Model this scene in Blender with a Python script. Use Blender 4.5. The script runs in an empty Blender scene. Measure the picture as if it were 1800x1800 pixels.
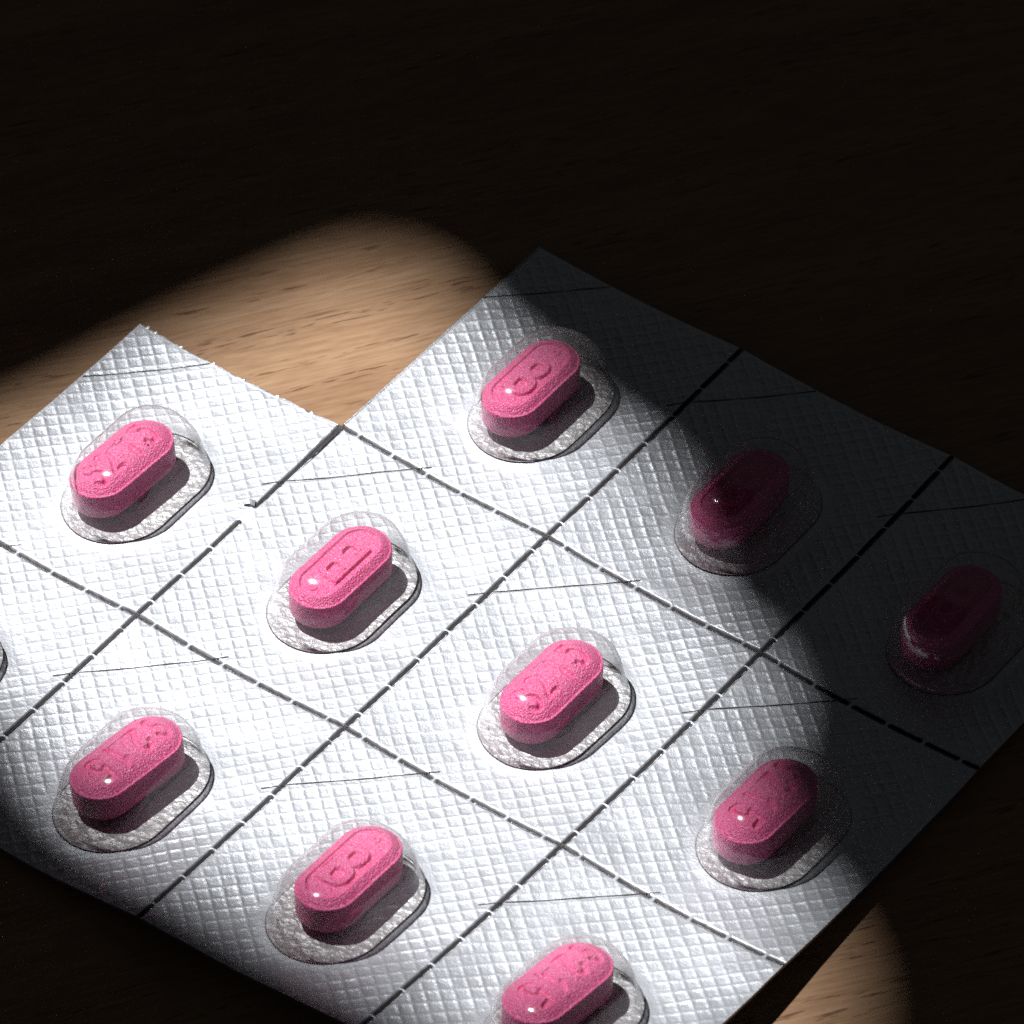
import bpy, bmesh, math
import numpy as np
from mathutils import Matrix, Vector

U = 10000.0              # Blender units per metre (1 unit = 0.1 mm), set in the scene's unit scale
MM = 0.001 * U
scene = bpy.context.scene
scene.unit_settings.system = 'METRIC'
scene.unit_settings.scale_length = 1.0 / U
col = scene.collection

# ------------------------------------------------------------------ camera
# fitted to the pack: lens 200 mm on a 36 mm sensor, 41 cm from the pack, 45 degrees down
CAM_RX, CAM_RZ = -0.7878, -0.6473
CAM_T = np.array([-0.1931, -0.3728, -17.1652]) * 24.0           # mm, in camera axes
def _rot(rx, rz):
    cx, sx, cz, sz = math.cos(rx), math.sin(rx), math.cos(rz), math.sin(rz)
    return np.array([[1, 0, 0], [0, cx, -sx], [0, sx, cx]]) @ np.array([[cz, -sz, 0], [sz, cz, 0], [0, 0, 1]])
CR = _rot(CAM_RX, CAM_RZ)
LIFT = 1.0                                                       # the pack's reference plane above the table, mm
cam_loc = -CR.T @ CAM_T + np.array([0, 0, LIFT])
cam = bpy.data.cameras.new("camera")
cam.sensor_width = 36.0
cam.lens = 200.0
cam.clip_start, cam.clip_end = 0.01 * U, 20.0 * U
cam_ob = bpy.data.objects.new("camera", cam)
M = Matrix([list(r) for r in CR.T]).to_4x4()
M.translation = Vector(cam_loc * MM)
cam_ob.matrix_world = M
col.objects.link(cam_ob)
scene.camera = cam_ob
cam.dof.use_dof = True
cam.dof.focus_distance = 0.412 * U
cam.dof.aperture_fstop = 110.0 / U

# ------------------------------------------------------------------ dim room light
world = bpy.data.worlds.new("World")
scene.world = world
world.use_nodes = True
bg = world.node_tree.nodes["Background"]
bg.inputs[0].default_value = (0.92, 0.96, 1.0, 1)
bg.inputs[1].default_value = 0.018

# ------------------------------------------------------------------ the one hard light: low spot through an opening in an added board
LDIR = np.array([-0.43, -0.06, 1.0]); LDIR /= np.linalg.norm(LDIR)
LAMP = LDIR * 3000.0
spot = bpy.data.lights.new("spot_lamp", 'SPOT')
spot.energy = 610.0 * U * U
spot.color = (1.0, 0.98, 0.955)
spot.shadow_soft_size = 0.028 * U
spot.spot_size = math.radians(11.0)
spot.spot_blend = 0.1
spot_ob = bpy.data.objects.new("spot_lamp", spot)
spot_ob.location = Vector(LAMP * MM)
spot_ob.rotation_euler = Vector(-LDIR).to_track_quat('-Z', 'Y').to_euler()
col.objects.link(spot_ob)

scene.view_settings.view_transform = 'Standard'
scene.view_settings.look = 'None'
scene.view_settings.exposure = 0.0
scene.view_settings.gamma = 1.0
scene.view_settings.use_curve_mapping = False
scene.render.engine = 'CYCLES'
scene.cycles.max_bounces = 12
scene.cycles.transparent_max_bounces = 16
scene.cycles.caustics_reflective = False
scene.cycles.caustics_refractive = True
scene.cycles.use_denoising = False        # keep the fine grain
scene.cycles.sample_clamp_indirect = 4.0

rng = np.random.default_rng(7)

# ------------------------------------------------------------------ helpers
def tag(o, label=None, category=None, group=None, kind=None):
    if label: o["label"] = label
    if category: o["category"] = category
    if group: o["group"] = group
    if kind: o["kind"] = kind
    return o

def mesh_obj(name, verts_mm, faces, mat, parent=None, smooth=True):
    me = bpy.data.meshes.new(name)
    v = np.asarray(verts_mm, dtype=np.float64) * MM
    if isinstance(faces, np.ndarray):
        n, k = faces.shape
        me.vertices.add(len(v)); me.vertices.foreach_set("co", v.astype(np.float32).ravel())
        me.loops.add(n * k); me.loops.foreach_set("vertex_index", faces.astype(np.int32).ravel())
        me.polygons.add(n)
        me.polygons.foreach_set("loop_start", np.arange(0, n * k, k, dtype=np.int32))
        me.polygons.foreach_set("loop_total", np.full(n, k, dtype=np.int32))
        me.update(calc_edges=True); me.validate()
    else:
        me.from_pydata([tuple(p) for p in v], [], faces)
    me.polygons.foreach_set("use_smooth", np.full(len(me.polygons), bool(smooth)))
    me.materials.append(mat)
    o = bpy.data.objects.new(name, me)
    col.objects.link(o)
    if parent: o.parent = parent
    return o

def sstep(a, b, x):
    t = np.clip((x - a) / (b - a), 0, 1)
    return t * t * (3 - 2 * t)

def vnoise(x, y, seed=0):
    """smooth value noise, -1..1"""
    xi = np.floor(x).astype(np.int64); yi = np.floor(y).astype(np.int64)
    fx = x - xi; fy = y - yi
    fx = fx * fx * (3 - 2 * fx); fy = fy * fy * (3 - 2 * fy)
    def h(a, b):
        n = (a * 374761393 + b * 668265263 + seed * 974634777) & 0x7fffffff
        n = ((n ^ (n >> 13)) * 1274126177) & 0x7fffffff
        n = n ^ (n >> 16)
        return (n & 0xffff) / 32767.5 - 1.0
    return (h(xi, yi) * (1 - fx) + h(xi + 1, yi) * fx) * (1 - fy) + (h(xi, yi + 1) * (1 - fx) + h(xi + 1, yi + 1) * fx) * fy

# ------------------------------------------------------------------ materials
class NT:
    def __init__(self, name):
        self.m = bpy.data.materials.new(name); self.m.use_nodes = True
        self.t = self.m.node_tree; self.n = self.t.nodes; self.l = self.t.links
        self.b = self.n.get("Principled BSDF"); self.out = self.n.get("Material Output")
    def add(self, typ, **kw):
        n = self.n.new(typ)
        for k, v in kw.items(): setattr(n, k, v)
        return n
    def link(self, a, b): self.l.new(a, b)
    def math(self, op, a, b=None):
        n = self.add("ShaderNodeMath", operation=op)
        for i, x in enumerate((a, b)):
            if x is None: continue
            if isinstance(x, (int, float)): n.inputs[i].default_value = x
            else: self.link(x, n.inputs[i])
        return n.outputs[0]
    def noise(self, vec, scale, detail=3, rough=0.55, dist=0.0):
        mapped = scale == 1.0
        n = self.add("ShaderNodeTexNoise"); n.inputs["Scale"].default_value = scale if mapped else scale / U
        n.inputs["Detail"].default_value = detail; n.inputs["Roughness"].default_value = rough
        n.inputs["Distortion"].default_value = dist
        if vec is not None: self.link(vec, n.inputs["Vector"])
        return n.outputs["Fac"]
    def ramp(self, fac, stops):
        r = self.add("ShaderNodeValToRGB"); e = r.color_ramp.elements
        while len(e) < len(stops): e.new(0.5)
        for i, (p, c) in enumerate(stops):
            e[i].position = p; e[i].color = c if len(c) == 4 else (*c, 1)
        self.link(fac, r.inputs[0]); return r.outputs[0]
    def mapping(self, vec, scale=(1, 1, 1), rotz=0.0, loc=(0, 0, 0)):
        m = self.add("ShaderNodeMapping"); m.inputs["Scale"].default_value = scale if scale == (1, 1, 1) else tuple(x / U for x in scale)
        m.inputs["Rotation"].default_value = (0, 0, rotz); m.inputs["Location"].default_value = loc
        self.link(vec, m.inputs["Vector"]); return m.outputs[0]
    def bump(self, height, strength, dist, normal=None):
        b = self.add("ShaderNodeBump"); b.inputs["Strength"].default_value = strength
        b.inputs["Distance"].default_value = dist * U; self.link(height, b.inputs["Height"])
        if normal is not None: self.link(normal, b.inputs["Normal"])
        return b.outputs[0]
    def coords(self): return self.add("ShaderNodeTexCoord").outputs["Object"]

def mix_rgb(k, fac, a, b, blend='MIX'):
    n = k.add("ShaderNodeMix", data_type='RGBA', blend_type=blend)
    if isinstance(fac, (int, float)): n.inputs[0].default_value = fac
    else: k.link(fac, n.inputs[0])
    for i, x in ((6, a), (7, b)):
        if isinstance(x, tuple): n.inputs[i].default_value = (*x, 1) if len(x) == 3 else x
        else: k.link(x, n.inputs[i])
    return n.outputs[2]

def mat_wood():
    k = NT("oak_wood")
    c = k.coords()
    ang = math.radians(-56.0)
    r = k.mapping(c, rotz=ang)                                   # x now runs along the grain
    warp = k.noise(k.mapping(r, (14, 60, 1)), 1.0, 2)
    wv = k.add("ShaderNodeVectorMath", operation='MULTIPLY_ADD')
    comb = k.add("ShaderNodeCombineXYZ"); k.link(k.math('SUBTRACT', warp, 0.5), comb.inputs[1])
    k.link(comb.outputs[0], wv.inputs[0]); wv.inputs[1].default_value = (0.0, 0.006 * U, 0.0); k.link(r, wv.inputs[2])
    g = wv.outputs[0]
    broad = k.noise(k.mapping(g, (16, 200, 1)), 1.0, 4, 0.6)
    fine = k.noise(k.mapping(g, (260, 3000, 1)), 1.0, 4, 0.65)
    colr = k.ramp(broad, [(0.25, (0.33, 0.195, 0.112)), (0.5, (0.41, 0.255, 0.152)), (0.75, (0.485, 0.318, 0.197))])
    colr = mix_rgb(k, 0.75, colr, k.ramp(fine, [(0.28, (0.58, 0.49, 0.42)), (0.62, (1.0, 1.0, 1.0))]), 'MULTIPLY')
    # open pores: short dark strokes along the grain, gathered in bands
    pn = k.noise(k.mapping(g, (330, 3600, 1)), 1.0, 2, 0.5)
    band = k.noise(k.mapping(g, (24, 380, 1), loc=(3, 7, 0)), 1.0, 2, 0.5)
    pore = k.math('MULTIPLY', k.ramp(pn, [(0.60, (0, 0, 0)), (0.68, (1, 1, 1))]), k.ramp(band, [(0.50, (0, 0, 0)), (0.60, (1, 1, 1))]))
    colr = mix_rgb(k, k.math('MULTIPLY', pore, 0.75), colr, (0.13, 0.050, 0.026))
    k.link(colr, k.b.inputs["Base Color"])
    k.b.inputs["Roughness"].default_value = 0.5
    k.b.inputs["Specular IOR Level"].default_value = 0.25
    hgt = k.math('SUBTRACT', k.math('MULTIPLY', fine, 0.5), pore)
    k.link(k.bump(hgt, 0.8, 0.00012), k.b.inputs["Normal"])
    return k.m

def mat_foil():
    k = NT("embossed_foil")
    c = k.coords()
    n1 = k.noise(c, 5200, 3, 0.7)
    n2 = k.noise(c, 420, 3, 0.6)
    k.b.inputs["Base Color"].default_value = (0.71, 0.75, 0.815, 1)
    k.b.inputs["Metallic"].default_value = 0.6
    k.link(k.ramp(n2, [(0.3, (0.40,) * 3), (0.7, (0.50,) * 3)]), k.b.inputs["Roughness"])
    k.b.inputs["Coat Weight"].default_value = 0.35
    k.b.inputs["Coat Roughness"].default_value = 0.16
    h = k.math('ADD', k.math('MULTIPLY', n1, 0.6), n2)
    k.link(k.bump(h, 0.6, 0.00010), k.b.inputs["Normal"])
    return k.m

def mat_pocket():
    k = NT("bare_foil")
    c = k.coords()
    n1 = k.noise(c, 1500, 3, 0.65, 0.6)
    v = k.add("ShaderNodeTexVoronoi", feature='F1'); v.inputs["Scale"].default_value = 1700 / U
    k.link(c, v.inputs["Vector"])
    k.b.inputs["Base Color"].default_value = (0.65, 0.66, 0.68, 1)
    k.b.inputs["Metallic"].default_value = 0.6
    k.b.inputs["Roughness"].default_value = 0.5
    h = k.math('ADD', n1, k.math('MULTIPLY', v.outputs["Distance"], 0.5))
    k.link(k.bump(h, 0.9, 0.00022), k.b.inputs["Normal"])
    return k.m

def mat_plastic():
    k = NT("clear_film")
    c = k.coords()
    k.n.remove(k.b)
    gl = k.add("ShaderNodeBsdfGlass"); gl.inputs["Color"].default_value = (0.99, 0.99, 0.99, 1)
    gl.inputs["Roughness"].default_value = 0.0; gl.inputs["IOR"].default_value = 1.24
    sh = k.add("ShaderNodeBsdfAnisotropic"); sh.inputs["Color"].default_value = (1, 1, 1, 1); sh.inputs["Roughness"].default_value = 0.11
    mx = k.add("ShaderNodeMixShader"); mx.inputs[0].default_value = 0.03
    k.link(gl.outputs[0], mx.inputs[1]); k.link(sh.outputs[0], mx.inputs[2]); # faint milkiness of the film, longer path towards the rim
    lw = k.add("ShaderNodeLayerWeight"); lw.inputs["Blend"].default_value = 0.5
    df = k.add("ShaderNodeBsdfDiffuse"); df.inputs[0].default_value = (0.84, 0.84, 0.86, 1)
    hz = k.math('ADD', k.math('MULTIPLY', k.math('POWER', lw.outputs["Facing"], 1.6), 0.22), 0.008)
    m3 = k.add("ShaderNodeMixShader"); k.link(hz, m3.inputs[0]); k.link(mx.outputs[0], m3.inputs[1]); k.link(df.outputs[0], m3.inputs[2])
    k.link(m3.outputs[0], k.out.inputs[0])
    return k.m

def mat_tablet():
    k = NT("pink_tablet_coating")
    c = k.coords()
    g1 = k.noise(c, 7500, 1, 0.7)
    g2 = k.noise(c, 1300, 2, 0.5)
    base = mix_rgb(k, k.ramp(g1, [(0.42, (0, 0, 0)), (0.66, (1, 1, 1))]), (0.94, 0.115, 0.350), (0.98, 0.265, 0.515))
    k.link(base, k.b.inputs["Base Color"])
    k.b.inputs["Roughness"].default_value = 0.29
    k.b.inputs["Specular IOR Level"].default_value = 0.55
    k.b.inputs["Subsurface Weight"].default_value = 0.12
    k.b.inputs["Subsurface Radius"].default_value = (1.0, 0.35, 0.5)
    k.b.inputs["Subsurface Scale"].default_value = 0.0005 * U
    h = k.math('ADD', k.math('MULTIPLY', g1, 1.0), k.math('MULTIPLY', g2, 0.25))
    k.link(k.bump(h, 1.0, 0.00014), k.b.inputs["Normal"])
    return k.m

def mat_plain(name, color, rough=0.5, metal=0.0, bump_scale=0, bump_d=0.0):
    k = NT(name)
    c = k.coords()
    n = k.noise(c, 900, 3, 0.6)
    dark = tuple(x * 0.7 for x in color)
    k.link(mix_rgb(k, n, dark, color), k.b.inputs["Base Color"])
    k.b.inputs["Roughness"].default_value = rough
    k.b.inputs["Metallic"].default_value = metal
    if bump_d: k.link(k.bump(k.noise(c, bump_scale, 3), 0.6, bump_d), k.b.inputs["Normal"])
    return k.m

WOOD, FOIL, POCKET, FILM, PINK = mat_wood(), mat_foil(), mat_pocket(), mat_plastic(), mat_tablet()
CUT = mat_plain("cut_edge_grey", (0.05, 0.045, 0.05), 0.5, 0.3, 1800, 0.00004)
SCORE = mat_plain("score_groove", (0.05, 0.045, 0.05), 0.6, 0.0)
EDGE = mat_plain("sheet_edge", (0.34, 0.33, 0.35), 0.45, 0.6)
BOARD = mat_plain("matt_black_board", (0.03, 0.03, 0.03), 0.9)

# ------------------------------------------------------------------ table
def box(name, lo, hi, mat, bevel=0.0):
    bm = bmesh.new()
    bmesh.ops.create_cube(bm, size=1)
    for v in bm.verts:
        v.co = Vector([(lo[i] + hi[i]) / 2 + v.co[i] * (hi[i] - lo[i]) for i in range(3)]) * MM
    if bevel: bmesh.ops.bevel(bm, geom=bm.edges[:], offset=bevel * MM, segments=3, affect='EDGES')
    me = bpy.data.meshes.new(name); bm.to_mesh(me); bm.free(); me.materials.append(mat)
    o = bpy.data.objects.new(name, me); col.objects.link(o); return o
table = box("table_top", (-700, -500, -26), (700, 700, 0), WOOD, 3)
tag(table, "oak table top with open grain", None, None, "structure")

# ------------------------------------------------------------------ added unseen board, its opening cut to cast the light patch
# outline of the lit patch where it lies on table and pack (mm)
PATCH = [np.array(p) for p in [(-41.93, -10.76, 0.0), (-39.84, -3.45, 0.0), (-37.51, 3.73, 0.0), (-35.56, 11.51, 0.0), (-33.29, 19.06, 0.0), (-30.89, 25.9,
 0.0), (-29.21, 29.47, 0.0), (-25.77, 29.37, 0.0), (-20.09, 25.97, 1.5), (-14.83, 24.79, 1.5), (-8.9, 23.01, 1.5), (-3.61, 21.99,
 1.5), (0.56, 21.34, 1.5), (3.37, 18.94, 1.5), (7.69, 14.79, 1.5), (11.42, 11.42, 1.5), (16.45, 10.56, 1.5), (19.73, 8.09, 1.5),
 (22.09, 3.94, 1.5), (24.85, -1.16, 1.5), (28.7, -4.63, 1.5), (34.42, -6.9, 1.5), (38.1, -8.97, 0.0), (40.75, -12.09, 0.0), (43.56,
 -18.12, 0.0), (29.59, -31.46, 1.5), (21.55, -28.51, 1.5), (13.07, -28.36, 1.5), (6.05, -28.34, 1.5), (-0.46, -28.14, 1.5), (-6.06,
 -27.9, 1.5), (-11.2, -27.05, 1.5), (-15.46, -25.13, 1.5), (-20.81, -22.91, 1.5), (-29.98, -24.18, 1.5)]]
GOBO_D = 560.0
gq = Vector(LDIR).to_track_quat('Z', 'Y')
gx, gy = np.array(gq @ Vector((1, 0, 0))), np.array(gq @ Vector((0, 1, 0)))
hole = []
for p in PATCH:
    d = LAMP - p; t = (GOBO_D - p @ LDIR) / (d @ LDIR); q = p + d * t
    hole.append((q @ gx, q @ gy))
hole = np.array(hole); hc = hole.mean(0)
bm = bmesh.new()
inn = [bm.verts.new(Vector((h[0], h[1], 0)) * MM) for h in hole]
outv = []
for h in hole:
    d = h - hc; d = d / max(abs(d)) * 320.0
    outv.append(bm.verts.new(Vector((hc[0] + d[0], hc[1] + d[1], 0)) * MM))
n = len(inn)
for i in range(n):
    j = (i + 1) % n; bm.faces.new((inn[i], inn[j], outv[j], outv[i]))
bmesh.ops.recalc_face_normals(bm, faces=bm.faces[:])
bmesh.ops.solidify(bm, geom=bm.faces[:], thickness=1.5 * MM)
me = bpy.data.meshes.new("gobo_board"); bm.to_mesh(me); bm.free(); me.materials.append(BOARD)
gobo = bpy.data.objects.new("gobo_board", me); col.objects.link(gobo)
gobo.location = Vector(LDIR * GOBO_D * MM); gobo.rotation_euler = gq.to_euler()
tag(gobo, "dark shade with an opening, added out of view to shape the light patch", None, None, "structure")

# ------------------------------------------------------------------ the pack's sheet
US = [-38.94, -19.26, 0.0, 19.25, 38.16]          # perforation lines across, mm
VS = [36.57, 12.0, -12.0, -34.93]                 # perforation lines along
ZC = [-0.1829, 0.2451, -0.7654, 0.0829, 0.4722, 0.102]
def z_bend(x, y):
    u = np.asarray(x) / 19.0; v = np.asarray(y) / 24.0
    z = ZC[0]*u*u + ZC[1]*v*v + ZC[2]*u*v + ZC[3]*u*u*v + ZC[4]*u*v*v + ZC[5]*u**3
    k = 0.35                                       # soft floor: the low corner lies on the table
    return LIFT + (-0.62) + k * np.logaddexp(0, (z + 0.62) / k)
def z_cup(x, y):
    x = np.asarray(x, float); y = np.asarray(y, float)
    us = np.array(US); i = np.clip(np.searchsorted(us, x) - 1, 0, 3)
    s = (x - us[i]) / (us[i + 1] - us[i]) * 2 - 1
    vs = np.array(VS)[::-1]; j = np.clip(np.searchsorted(vs, y) - 1, 0, 2)
    t = (y - vs[j]) / (vs[j + 1] - vs[j]) * 2 - 1
    return 0.42 * s * s + 0.12 * t * t + 0.06 * vnoise(x * 0.23, y * 0.23, 9) + 0.022 * vnoise(x * 0.7, y * 0.7, 10)
def z_sheet(x, y): return z_bend(x, y) + z_cup(x, y)

AX_HALF = 2.1                                     # blister: half length of its straight side
R_BASE = 4.25
def stad_d(x, y, cx, cy, hl):
    dy = (y - cy) - np.clip(y - cy, -hl, hl)
    return np.hypot(x - cx, dy)

# cells: (row, col) -> blister centre (mm) ; the torn-off cell is (0, 0)
BL_OFF = (1.1, -1.5)
CELLS = [(r, c) for r in range(3) for c in range(4) if (r, c) != (0, 0)]
def cell_c(r, c): return ((US[c] + US[c + 1]) / 2, (VS[r] + VS[r + 1]) / 2)
BL_SHIFT = {(0, 1): (-0.1, 0), (0, 2): (-0.2, 0), (0, 3): (-0.2, -0.35), (1, 0): (-0.1, -0.15), (2, 3): (-0.45, 0)}
def blister_c(r, c):
    x0 = {0: -29.0, 1: -9.63, 2: 9.63, 3: 28.8}[c] + BL_OFF[0]
    y0 = {0: 24.2, 1: 0.0, 2: -24.0}[r] + BL_OFF[1]
    dx, dy = BL_SHIFT.get((r, c), (0, 0))
    return x0 + dx, y0 + dy

def emboss(x, y):
    a1, a2 = math.radians(50), math.radians(-44)
    xs = x + 0.05 * vnoise(x * 0.5, y * 0.5, 3); ys = y + 0.05 * vnoise(x * 0.5, y * 0.5, 4)
    s = (xs * math.cos(a1) + ys * math.sin(a1)) / 1.03
    t = (xs * math.cos(a2) + ys * math.sin(a2)) / 1.06
    ds = np.abs(s - np.round(s)) * 1.03; dt = np.abs(t - np.round(t)) * 1.06
    rs = np.exp(-(ds / 0.12) ** 2); rt = np.exp(-(dt / 0.12) ** 2)
    amp = 0.054 * (1 + 0.5 * vnoise(x * 0.35, y * 0.35, 5)) * (0.8 + 0.4 * vnoise(np.round(s) * 1.0 + 0.5, np.round(t) * 1.0 + 0.5, 8))
    return amp * (1 - (1 - rs) * (1 - rt)) + 0.012 * vnoise(x * 2.2, y * 2.2, 6)

# perforation dashes -------------------------------------------------
W_CUT = 0.145
def dashes():
    out = []
    for ui in (1, 2, 3):                           # lines along y
        lo, hi = VS[3], (VS[1] if ui == 1 else VS[0])
        pitch, dash = 3.43, 2.95
        for vj in range(3):
            a, b = VS[vj + 1], VS[vj]
            if ui == 1 and vj == 0: continue
            nn = max(1, round((b - a) / pitch)); p = (b - a) / nn
            for q in range(nn + 1):
                m = a + q * p
                y0, y1 = m - p / 2 + 0.08, m + p / 2 - 0.08
                if q == nn and vj > 0 and not (ui == 1 and vj == 1): continue   # shared with next block
                y0, y1 = max(y0, lo), min(y1, hi)
                out.append(['y', US[ui], y0, y1, W_CUT])
    for vj in (1, 2):                              # lines along x
        pitch = 3.15
        for ui in range(4):
            a, b = US[ui], US[ui + 1]
            if vj == 1 and ui == 0: continue
            nn = round((b - a) / pitch); p = (b - a) / nn
            for q in range(nn + 1):
                if q == 0 and ui > 0 and not (vj == 1 and ui == 1): continue
                m = a + q * p
                x0, x1 = m - p / 2 + 0.13, m + p / 2 - 0.13
                x0, x1 = max(x0, US[1] if vj == 1 else US[0]), min(x1, US[4])
                out.append(['x', VS[vj], x0, x1, W_CUT * 0.92])
    return out
DASH = dashes()
# the line below the torn-off cell has opened into one long tear
TEAR_Y0 = 1.5
DASH = [d for d in DASH if not (d[0] == 'y' and abs(d[1] - US[1]) < 1e-6 and d[3] > TEAR_Y0 + 0.3 and d[2] > TEAR_Y0 - 2.2)]
DASH.append(['y', US[1], TEAR_Y0, 12.0, 0.22])

def trough(x, y):
    z = np.zeros_like(x)
    for ax, c, a, b, w in DASH:
        if ax == 'y': m = (np.abs(x - c) < 0.7) & (y > a - 0.4) & (y < b + 0.4)
        else: m = (np.abs(y - c) < 0.7) & (x > a - 0.4) & (x < b + 0.4)
        if not m.any(): continue
        p, q = (x[m], y[m]) if ax == 'y' else (y[m], x[m])
        dl = np.maximum(0, np.maximum(a + 0.1 - q, q - b + 0.1)) * 2.2
        d = np.hypot(p - c, dl)
        wl = w * (0.45 + 0.55 * np.clip((q - a) / (b - a), 0, 1)) if b - a > 8 else w
        z[m] = np.minimum(z[m], -0.42 * (1 - sstep(wl * 0.9, wl * 1.7, d)))
    return z

pack = bpy.data.objects.new("blister_pack", None)
pack.empty_display_size = 0.02 * U
col.objects.link(pack)
tag(pack, "silver embossed foil blister pack with one corner section torn off, on oak table", "blister pack")

STEP = 0.085
def torn_shift(x):                                 # ragged torn edge of cell (1,0)
    return 0.10 * vnoise(x * 0.9, x * 0 + 3.3, 21) + 0.05 * vnoise(x * 3.1, x * 0 + 1.3, 22)

def score_gap(x, y):                               # the waffle is pressed flat along the score lines
    g = np.ones_like(x)
    for (r_, c_) in CELLS:
        a_, b_ = x - (US[c_] - 1.1), y - (VS[r_] - 8.2)
        t_ = (a_ + b_) / 18.0
        g = np.minimum(g, np.where((t_ > 0) & (t_ < 1), 0.1 + 0.9 * sstep(0.06, 0.24, np.abs(a_ - b_) / 1.4142), 1.0))
    return g
panels = {}
for (r, c) in CELLS:
    x0, x1, y1, y0 = US[c], US[c + 1], VS[r], VS[r + 1]
    nx, ny = int((x1 - x0) / STEP) + 1, int((y1 - y0) / STEP) + 1
    X, Y = np.meshgrid(np.linspace(x0, x1, nx), np.linspace(y0, y1, ny))
    if (r, c) == (1, 0):
        Y = Y + torn_shift(X) * sstep(y1 - 1.0, y1, Y)
    cx, cy = blister_c(r, c)
    d = stad_d(X, Y, cx, cy, AX_HALF)
    fade = sstep(R_BASE + 0.25, R_BASE + 1.5, d)
    # the waffle is squashed flat in places next to the blisters
    dl_ = np.minimum(np.min([np.abs(X - u) for u in US[1:4]], axis=0), np.min([np.abs(Y - v) for v in VS[1:3]], axis=0))
    Z = z_sheet(X, Y) + emboss(X, Y) * (0.10 + 0.90 * fade) * sstep(0.2, 0.6, dl_) * (0.15 + 0.85 * sstep(0.05, 0.35, np.min([X - US[0], US[4] - X, VS[0] - Y, Y - VS[3]], axis=0))) * score_gap(X, Y) + trough(X, Y)
    Z += 0.10 * (1 - sstep(R_BASE - 0.3, R_BASE + 1.1, d)) * sstep(R_BASE - 0.8, R_BASE, d)
    top = np.stack([X, Y, Z], -1).reshape(-1, 3)
    idx = np.arange(nx * ny).reshape(ny, nx)
    faces = np.stack([idx[:-1, :-1], idx[:-1, 1:], idx[1:, 1:], idx[1:, :-1]], -1).reshape(-1, 4)
    o = mesh_obj("foil_panel", top, faces, FOIL, pack)
    panels[(r, c)] = o
    # cut edges of the sheet where the panel is on the outside
    sides = []
    if r == 0 or (r, c) == (1, 0): sides.append(idx[-1, ::-1])
    if r == 2: sides.append(idx[0, :])
    if c == 0 or (r, c) == (0, 1): sides.append(idx[::-1, 0])
    if c == 3: sides.append(idx[:, -1])
    for s in sides:
        P = top[s]; n_ = len(P)
        base = np.stack([P[:, 0], P[:, 1], z_sheet(P[:, 0], P[:, 1]) - 0.30], -1)
        f = np.array([[i, n_ + i, n_ + i + 1, i + 1] for i in range(n_ - 1)])
        mesh_obj("sheet_edge", np.vstack([P, base]), f, EDGE, o, smooth=False)

# perforation cuts: each a small dark channel with a bright lip, one object each
def strip_along(ax, c, a, b, w, name, mat, parent):
    n_ = max(4, int((b - a) / 0.15))
    ts = np.linspace(a, b, n_)
    prof = [(-1.1, -0.06), (-0.8, 0.0), (-0.5, -0.16), (0.0, -0.04), (0.5, -0.18), (0.8, 0.0), (1.1, -0.06)]
    V, Fc = [], []
    for i, t in enumerate(ts):
        e = min(1.0, 0.35 + min(t - a, b - t) / 0.16)
        for s, h in prof:
            wob = 0.02 * math.sin(t * 7.1 + c) + 0.03 * float(vnoise(np.array(t * 2.3), np.array(c + s), 31))
            if b - a > 8: wl = w * (0.45 + 0.55 * (t - a) / (b - a))      # the tear narrows downwards
            else: wl = w
            p = c + s * wl * e + wob
            x, y = (p, t) if ax == 'y' else (t, p)
            V.append((x, y, float(z_sheet(x, y)) + (h if e == 1 else h * 0.5 - 0.02) + 0.03))
    m = len(prof)
    for i in range(n_ - 1):
        for j in range(m - 1):
            q = (i * m + j, i * m + j + 1, (i + 1) * m + j + 1, (i + 1) * m + j)
            Fc.append(q if ax == 'x' else q[::-1])
    return mesh_obj(name, V, Fc, mat, parent)
for ax, c, a, b, w in DASH:
    strip_along(ax, c, a, b, w, "perforation_cut", CUT, pack)

# lip of the sheet along the two edges left by the torn-off cell, and the outer left edge
strip_along('y', US[1] + 0.10, 12.1, VS[0] - 0.05, 0.10, "cut_lip", CUT, pack)
strip_along('x', VS[1] - 0.06, US[0] + 0.1, US[1] - 0.15, 0.075, "cut_lip", CUT, pack)
# fine 45 degree score line across the upper corner of every cell
def inside(x, y):
    if not (US[0] + 0.1 < x < US[4] - 0.1 and VS[3] + 0.1 < y < VS[0] - 0.1): return False
    return not (x < US[1] and y > VS[1] - 0.1)
for (r, c) in CELLS:
    bx, by = US[c], VS[r]
    for off, w in ((0.0, 0.05),):
        pts = []
        for t in np.linspace(0, 1, 90):
            x, y = bx - 1.1 + 9.0 * t - off * 0.6 + 0.0, by - 8.2 + 9.0 * t + off * 0.6 + 0.0
            if inside(x, y): pts.append((x, y))
        V, Fc = [], []
        for i, (x, y) in enumerate(pts):
            xx, yy = np.array([x]), np.array([y])
            z = float((z_sheet(xx, yy))[0]) + 0.04
            k = w * (0.8 + 0.25 * math.sin(i * 0.23 + c) + 0.1 * math.sin(i * 0.8))
            for s, h in ((-1, 0), (0, 0.02), (1, 0)): V.append((x - s * k * 0.707, y + s * k * 0.707, z + h))
        for i in range(len(pts) - 1):
            for j in range(2):
                a_ = i * 3 + j; Fc.append((a_, a_ + 3, a_ + 4, a_ + 1))
        mesh_obj("score_line", V, Fc, SCORE, panels[(r, c)])

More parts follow.
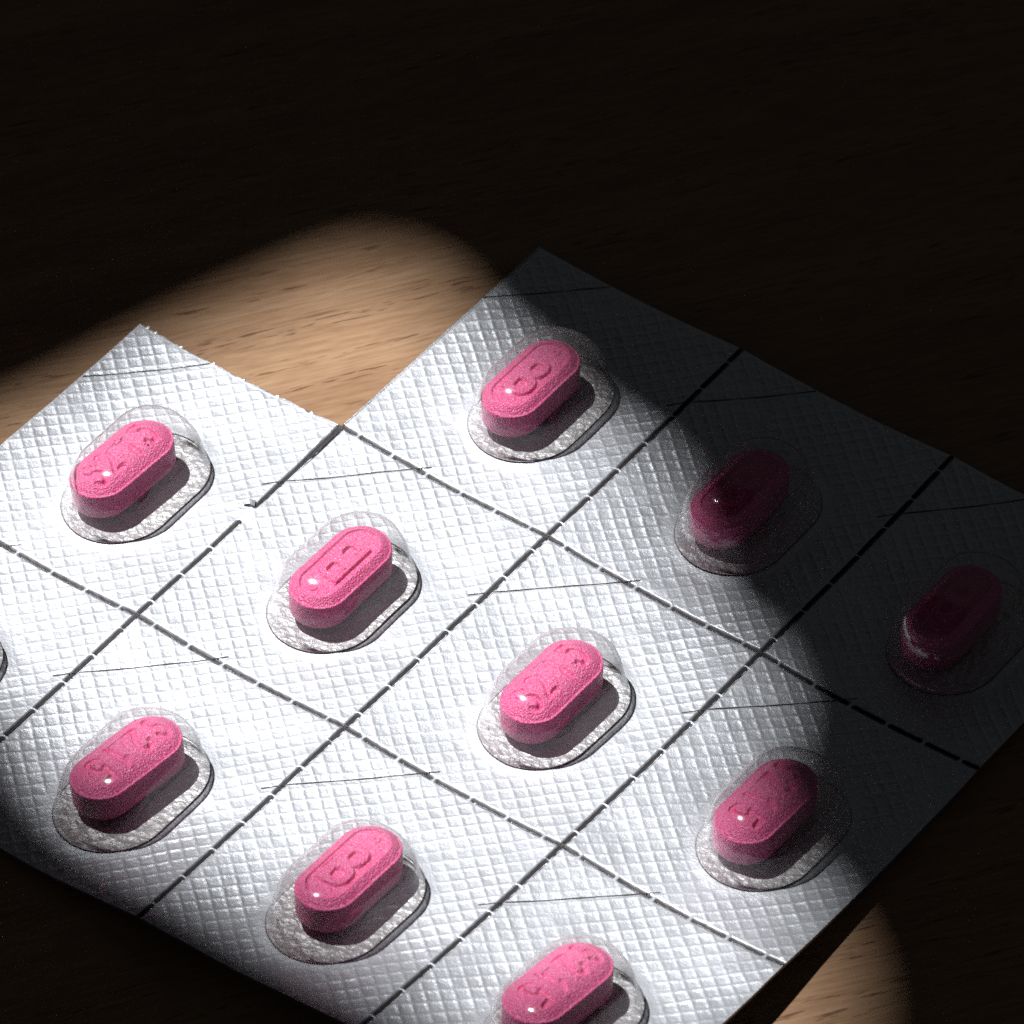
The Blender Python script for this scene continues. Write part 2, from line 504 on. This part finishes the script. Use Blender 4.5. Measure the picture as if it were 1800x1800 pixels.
# ragged tabs left on the torn edge, and the curled scrap on the tear
for q in range(6):
    x = US[0] + 0.5 + q * 3.2 + 0.4 * rng.random()
    for e in range(2 if q < 1 else 1):
        xx = x + e * 0.8; L = 0.05 + 0.09 * rng.random(); w = 0.07 + 0.07 * rng.random()
        y = 12.0 + float(torn_shift(np.array(xx))); z = float(z_sheet(xx, 12.0))
        V = [(xx - w, y - .1, z + .03), (xx + w, y - .1, z + .03), (xx + w * .6, y + L, z + .10), (xx - w * .4, y + L * .8, z + .13),
             (xx - w, y - .1, z - .22), (xx + w, y - .1, z - .22), (xx + w * .6, y + L, z - .02), (xx - w * .4, y + L * .8, z + .0)]
        mesh_obj("torn_tab", V, [(0, 1, 2, 3), (7, 6, 5, 4), (0, 4, 5, 1), (1, 5, 6, 2), (2, 6, 7, 3), (3, 7, 4, 0)], FOIL, pack, smooth=False)
V, Fc = [], []
for i in range(9):
    t = i / 8
    cx_, cy_ = US[1] - 0.15 - 0.75 * t, TEAR_Y0 + 0.35 - 0.55 * t
    w = 0.22 * (1 - t) + 0.08
    z = float(z_sheet(cx_, cy_)) + 0.10 + 0.25 * math.sin(math.pi * t * 0.85)
    V += [(cx_ - w * .6, cy_ + w, z), (cx_, cy_, z + 0.1), (cx_ + w * .6, cy_ - w, z)]
for i in range(8):
    for j in range(2): a_ = i * 3 + j; Fc.append((a_, a_ + 3, a_ + 4, a_ + 1))
mesh_obj("torn_scrap", V, Fc, FOIL, pack)

# ------------------------------------------------------------------ blisters
PROF = [(4.28, 0.0), (4.18, 0.14), (4.07, 0.40), (3.98, 0.75), (3.90, 1.15), (3.80, 1.65), (3.70, 2.2), (3.58, 2.75),
        (3.42, 3.3), (3.20, 3.85), (2.86, 4.35), (2.38, 4.72), (1.75, 4.96), (0.95, 5.10), (0.0, 5.13)]
def resample(prof, n):
    p = np.array(prof); s = np.r_[0, np.cumsum(np.hypot(*np.diff(p, axis=0).T))]
    # Catmull-Rom through the profile points
    out = []
    for t in np.linspace(0, s[-1], n):
        i = min(max(np.searchsorted(s, t) - 1, 0), len(p) - 2)
        f = (t - s[i]) / (s[i + 1] - s[i])
        p0, p1, p2, p3 = p[max(i - 1, 0)], p[i], p[i + 1], p[min(i + 2, len(p) - 1)]
        out.append(0.5 * ((2 * p1) + (-p0 + p2) * f + (2*p0 - 5*p1 + 4*p2 - p3) * f * f + (-p0 + 3*p1 - 3*p2 + p3) * f ** 3))
    o = np.array(out); o[-1] = p[-1]; return o
def perimeter(hl, ncap, nside):
    """axis points and unit normals round a stadium lying along y"""
    ax, nr = [], []
    for i in range(nside): ax.append((0, -hl + 2 * hl * i / nside)); nr.append((1, 0))
    for i in range(ncap): a = math.pi * i / ncap; ax.append((0, hl)); nr.append((math.cos(a), math.sin(a)))
    for i in range(nside): ax.append((0, hl - 2 * hl * i / nside)); nr.append((-1, 0))
    for i in range(ncap): a = math.pi + math.pi * i / ncap; ax.append((0, -hl)); nr.append((math.cos(a), math.sin(a)))
    return np.array(ax), np.array(nr)
def ring_faces(nring, m, flip=False):
    f = []
    for i in range(nring - 1):
        for j in range(m):
            k = (j + 1) % m
            q = (i * m + j, i * m + k, (i + 1) * m + k, (i + 1) * m + j)
            f.append(q[::-1] if flip else q)
    return np.array(f)
prof = resample(PROF, 32)
FILM_T = 0.07
AXP, NRM = perimeter(AX_HALF, 26, 8)
m = len(AXP)
# square grid wrapped onto the dome (concentric map), so that no faces pinch together at the top
NG = 57
_a = np.linspace(-1, 1, NG); GA, GB = np.meshgrid(_a, _a)
_c = np.abs(GA) > np.abs(GB)
_den = np.where(_c, GA, np.where(GB == 0, 1, GB))
GRAD = np.where(_c, GA, GB)
_phi = np.where(_c, (math.pi / 4) * GB / _den, math.pi / 2 - (math.pi / 4) * GA / _den)
_phi = np.where(GRAD < 0, _phi + math.pi, _phi)
GR = np.abs(GRAD).ravel(); GT = ((_phi / (2 * math.pi)) % 1.0).ravel()
_seg = np.r_[0, np.cumsum(np.hypot(*np.diff(prof, axis=0).T))]
ARC = (1 - _seg / _seg[-1])[::-1]                         # 0 at the top, 1 at the foot
_tg = np.gradient(prof, axis=0); _tg /= np.linalg.norm(_tg, axis=1)[:, None]
PNRM = np.stack([-_tg[:, 1], _tg[:, 0]], -1)
# stadium direction and axis position for an angle (quarter turns blend straight side into cap)
_ang = GT * 2 * math.pi
_side = 0.20
_q = np.abs(((_ang + math.pi / 2) % math.pi) - math.pi / 2)  # 0 on the sides, pi/2 on the ends
_t = np.clip((_q - _side) / (math.pi / 2 - _side), 0, 1) * (math.pi / 2)
GNX = np.cos(_t) * np.sign(np.cos(_ang) + 1e-9); GNY = np.sin(_t) * np.sign(np.sin(_ang) + 1e-9)
GAX = np.clip(_q / _side, 0, 1) * np.sign(np.sin(_ang) + 1e-9)
for (r, c) in CELLS:
    cx, cy = blister_c(r, c)
    sd = r * 4 + c
    ang = np.arctan2(NRM[:, 1], NRM[:, 0])
    wob = 0.05 * np.sin(ang * 2 + sd) + 0.03 * np.sin(ang * 3 + 2 * sd)
    def shell(off):
        R = np.interp(GR, ARC, prof[::-1, 0]); h = np.interp(GR, ARC, prof[::-1, 1])
        dR = np.interp(GR, ARC, PNRM[::-1, 0]); dh = np.interp(GR, ARC, PNRM[::-1, 1])
        w_ = np.interp(GT, np.linspace(0, 1, m + 1), np.r_[wob, wob[:1]])
        R = R + w_ * np.clip(h / 0.5, 0, 1) * np.clip(R / 2, 0, 1)
        hl = AX_HALF * np.clip(R / 3.6, 0, 1)
        R = R + dR * off * np.clip(R / 0.8, 0, 1); h = h + dh * off
        px, py = GNX * R, GNY * R + GAX * hl
        x, y = px + cx, py + cy
        f = np.clip(h / 0.6, 0, 1)
        zc = float(z_cup(cx, cy))
        return np.stack([x, y, z_sheet(x, y) * (1 - f) + (z_bend(x, y) + zc) * f + h + 0.16], -1)
    no = NG * NG
    V1, V2 = shell(0.0), shell(FILM_T)
    gi = np.arange(no).reshape(NG, NG)
    fq = np.stack([gi[:-1, :-1], gi[:-1, 1:], gi[1:, 1:], gi[1:, :-1]], -1).reshape(-1, 4)
    rim_ = np.r_[gi[0, :-1], gi[:-1, -1], gi[-1, :0:-1], gi[:0:-1, 0]]
    nx_ = np.roll(rim_, -1)
    q = np.vstack([fq, fq[:, ::-1] + no, np.stack([nx_, rim_, rim_ + no, nx_ + no], -1)])
    dm = mesh_obj("blister_dome", np.vstack([V1, V2]), q, FILM, panels[(r, c)])
    dm.cycles.is_caustics_caster = True
    # bare, slightly crumpled foil on the floor of the pocket
    Vp = []
    radii = np.linspace(4.16, 0.0, 34)
    for R in radii:
        P = AXP + NRM * R
        x, y = P[:, 0] + cx, P[:, 1] + cy
        cr = 0.03 * vnoise(x * 1.6, y * 1.6, 40 + sd) + 0.02 * vnoise(x * 3.7, y * 3.7, 60 + sd)
        edge = sstep(4.1, 3.7, np.full(m, R))
        Vp.append(np.stack([x, y, z_sheet(x, y) + 0.15 + cr * edge + 0.55 * emboss(x, y) * edge], -1))
    mesh_obj("pocket_foil", np.concatenate(Vp), ring_faces(len(radii), m), POCKET, panels[(r, c)])

# ------------------------------------------------------------------ tablets
RT, HLT = 2.30, 2.35
def seg_d(x, y, pts):
    d = np.full_like(x, 9.0)
    for (ax_, ay), (bx_, by) in zip(pts[:-1], pts[1:]):
        vx, vy = bx_ - ax_, by - ay; L = vx * vx + vy * vy + 1e-12
        t = np.clip(((x - ax_) * vx + (y - ay) * vy) / L, 0, 1)
        d = np.minimum(d, np.hypot(x - ax_ - t * vx, y - ay - t * vy))
    return d
def arc(cx, cy, rx, ry, a0, a1, n=14):
    return [(cx + rx * math.cos(math.radians(a0 + (a1 - a0) * i / n)), cy + ry * math.sin(math.radians(a0 + (a1 - a0) * i / n))) for i in range(n + 1)]
# strokes in a 1 x 1 box (text frame: right = along the tablet, up = across it)
GLYPH = {
 'S': [arc(.5, .74, .40, .24, 20, 270) + arc(.5, .25, .42, .25, 90, -160)],
 '2': [arc(.5, .70, .42, .29, 165, -35) + [(.08, .02), (.95, .02)]],
 '1': [[(.22, .78), (.55, 1.0), (.55, .0)]],
 '5': [[(.90, 1.0), (.22, 1.0), (.14, .56)] + arc(.48, .32, .44, .32, 130, -150)],
}
TEXT = [('S', -3.05), ('2', -1.35), ('1', 0.75), ('5', 2.45)]
def box_sdf(x, y, cx, cy, hx, hy, rad):
    qx = np.abs(x - cx) - hx + rad; qy = np.abs(y - cy) - hy + rad
    return np.hypot(np.maximum(qx, 0), np.maximum(qy, 0)) + np.minimum(np.maximum(qx, qy), 0) - rad
def letter_b(x, y):
    """signed distance of a broad B, stem at -x, lobes at +x, about 4.3 mm tall"""
    y = y + 0.25
    o = box_sdf(x, y, -0.62, 0.0, 0.42, 2.10, 0.10)
    lob1 = np.maximum(box_sdf(x, y, -0.05, 0.98, 1.02, 1.10, 0.95), -x - 0.9)
    lob2 = np.maximum(box_sdf(x, y, -0.02, -1.00, 1.15, 1.14, 1.0), -x - 0.9)
    o = np.minimum(o, np.minimum(lob1, lob2))
    c1 = box_sdf(x, y, 0.05, 0.98, 0.34, 0.50, 0.30)
    c2 = box_sdf(x, y, 0.08, -1.00, 0.42, 0.50, 0.33)
    return np.maximum(o, -np.minimum(c1, c2))
def tablet_mesh(kind):
    AX, NR = perimeter(HLT, 56, 64)
    mm = len(AX)
    rings, V = [], []
    # underside dome, band, then the upper face as a fine height field
    for R, z in ((0.0, 0.02), (0.6, 0.04), (1.2, 0.14), (1.7, 0.34), (2.05, 0.62), (2.2, 0.85), (2.28, 0.95), (RT, 1.02), (RT, 1.3), (RT, 1.9), (RT, 2.5), (RT, 2.86), (2.29, 2.93), (2.26, 2.97)):
        P = AX + NR * R; V.append(np.stack([P[:, 0], P[:, 1], np.full(mm, z)], -1))
    for R in np.linspace(2.22, 0.0, 62):
        P = AX + NR * R; x, y = P[:, 0], P[:, 1]
        if R > 2.12: z = np.full(mm, 2.985)
        else:
            f = R / 2.12
            z = 2.985 + 0.86 * (1 - f ** 2.3)
        x = x.copy()
        if kind == 'text':
            d = np.full(mm, 9.0)
            for ch, yc in TEXT:
                for st in GLYPH[ch]:
                    pts = [(1.15 - 2.3 * v, yc - 0.55 + 1.1 * u) for (u, v) in st]
                    d = np.minimum(d, seg_d(x, y, pts))
            cut = (1 - sstep(0.11, 0.25, d)) * (0.75 + 0.35 * vnoise(x * 1.7, y * 1.7, 77))
            z = z - 0.30 * cut + 0.012 * vnoise(x * 3, y * 3, 78) + 0.010 * vnoise(x * 7, y * 7, 79)
        else:
            fld = sstep(1.54, 1.42, np.full(mm, R))           # sunken field
            flat = 2.985 + 0.86 * (1 - (1.48 / 2.12) ** 2.3) - 0.20
            z = z * (1 - fld) + (flat + 0.03 * (1 - R / 1.48)) * fld
            s = letter_b(x, y)
            z = z + 0.27 * (1 - sstep(-0.07, 0.06, s))
            mk = np.abs(np.hypot(x - 0.1, y - 3.05) - 0.22)
            z = z + 0.10 * (1 - sstep(0.04, 0.14, mk)) * fld
            z = z + 0.008 * vnoise(x * 4, y * 4, 80)
        V.append(np.stack([x, y, z], -1))
    nr = len(V)
    V = np.concatenate(V)
    f = ring_faces(nr, mm, flip=False)
    me_ob = mesh_obj("tablet", V, f, PINK)
    me = me_ob.data
    bpy.data.objects.remove(me_ob)
    return me
ME = {'text': tablet_mesh('text'), 'logo': tablet_mesh('logo')}
# (row, col): face, x, y (mm), turn (deg), lies face turned half round
TABLETS = {
 (0, 1): ('logo', 217, 0, False, "pink tablet with raised letter B in the blister at the pack's top corner, half shaded"),
 (0, 2): ('logo', 0, 0, False, "dark shadowed tablet, only its left end lit, middle of the top row"),
 (0, 3): ('logo', 0, 0, True, "almost black tablet in full shadow at the right edge of the pack"),
 (1, 0): ('text', 0, 0, False, "pale pink brightly lit tablet beside the torn edge at the left"),
 (1, 1): ('logo', 0, 0, True, "pink tablet with upturned letter B, second from the torn edge in the middle row"),
 (1, 2): ('text', 0, 0, False, "bright pink tablet with engraved marks, at the centre of the pack"),
 (1, 3): ('text', 0, 0, True, "pink tablet with its right half in shadow, near the pack's right edge"),
 (2, 0): ('text', 0, 0, False, "pink tablet out at the far left corner of the pack, in shadow"),
 (2, 1): ('text', 0, 0, True, "pink tablet with worn engraving near the shaded lower left edge"),
 (2, 2): ('logo', 0, 0, False, "pink tablet with raised letter B in the bottom row, fully lit"),
 (2, 3): ('text', 0, 0, True, "pink tablet cut by the bottom edge of the picture"),
}
TURN = {(0, 1): 0, (0, 2): 0, (0, 3): 0, (1, 0): -2, (1, 1): 0, (1, 2): 0.5, (1, 3): 0, (2, 0): 0, (2, 1): -6, (2, 2): 1, (2, 3): -2}
# where each tablet lies in its pocket (mm)
TPOS = {(0, 1): (-9.216, 22.278), (0, 2): (9.95, 22.382), (0, 3): (29.108, 21.804), (1, 0): (-28.584, -2.172), (1, 1): (-8.575,
        -1.62), (1, 2): (10.535, -1.627), (1, 3): (29.36, -1.944), (2, 1): (-8.902, -25.232), (2, 2): (10.645, -24.967), (2, 3):
        (28.859, -25.495), (2, 0): (-27.9, -25.5)}
for k_ in CELLS:
    x, y = TPOS[k_]
    face, _, _, half, label = TABLETS[k_]
    o = bpy.data.objects.new("tablet", ME[face]); col.objects.link(o)
    e = 3.0
    sx = float(z_bend(x + e, y) - z_bend(x - e, y)) / (2 * e); sy = float(z_bend(x, y + e) - z_bend(x, y - e)) / (2 * e)
    nrm = Vector((-sx, -sy, 1)).normalized()
    q = Vector((0, 0, 1)).rotation_difference(nrm)
    rz = Matrix.Rotation(math.radians(TURN[k_] + (180 if half else 0)), 4, 'Z') @ Matrix.Rotation(math.radians(rng.uniform(-1.5, 1.5)), 4, 'Y')
    mw = q.to_matrix().to_4x4() @ rz
    mw.translation = Vector((x, y, float(z_sheet(x, y)) + 0.22)) * MM
    o.matrix_world = mw
    tag(o, label, "tablet", "pink tablets in the blister pack")

spot.cycles.is_caustics_light = True
for o in scene.objects:
    if o.type == 'MESH' and o.name.split('.')[0] in ('tablet', 'pocket_foil', 'foil_panel'): o.cycles.is_caustics_receiver = True
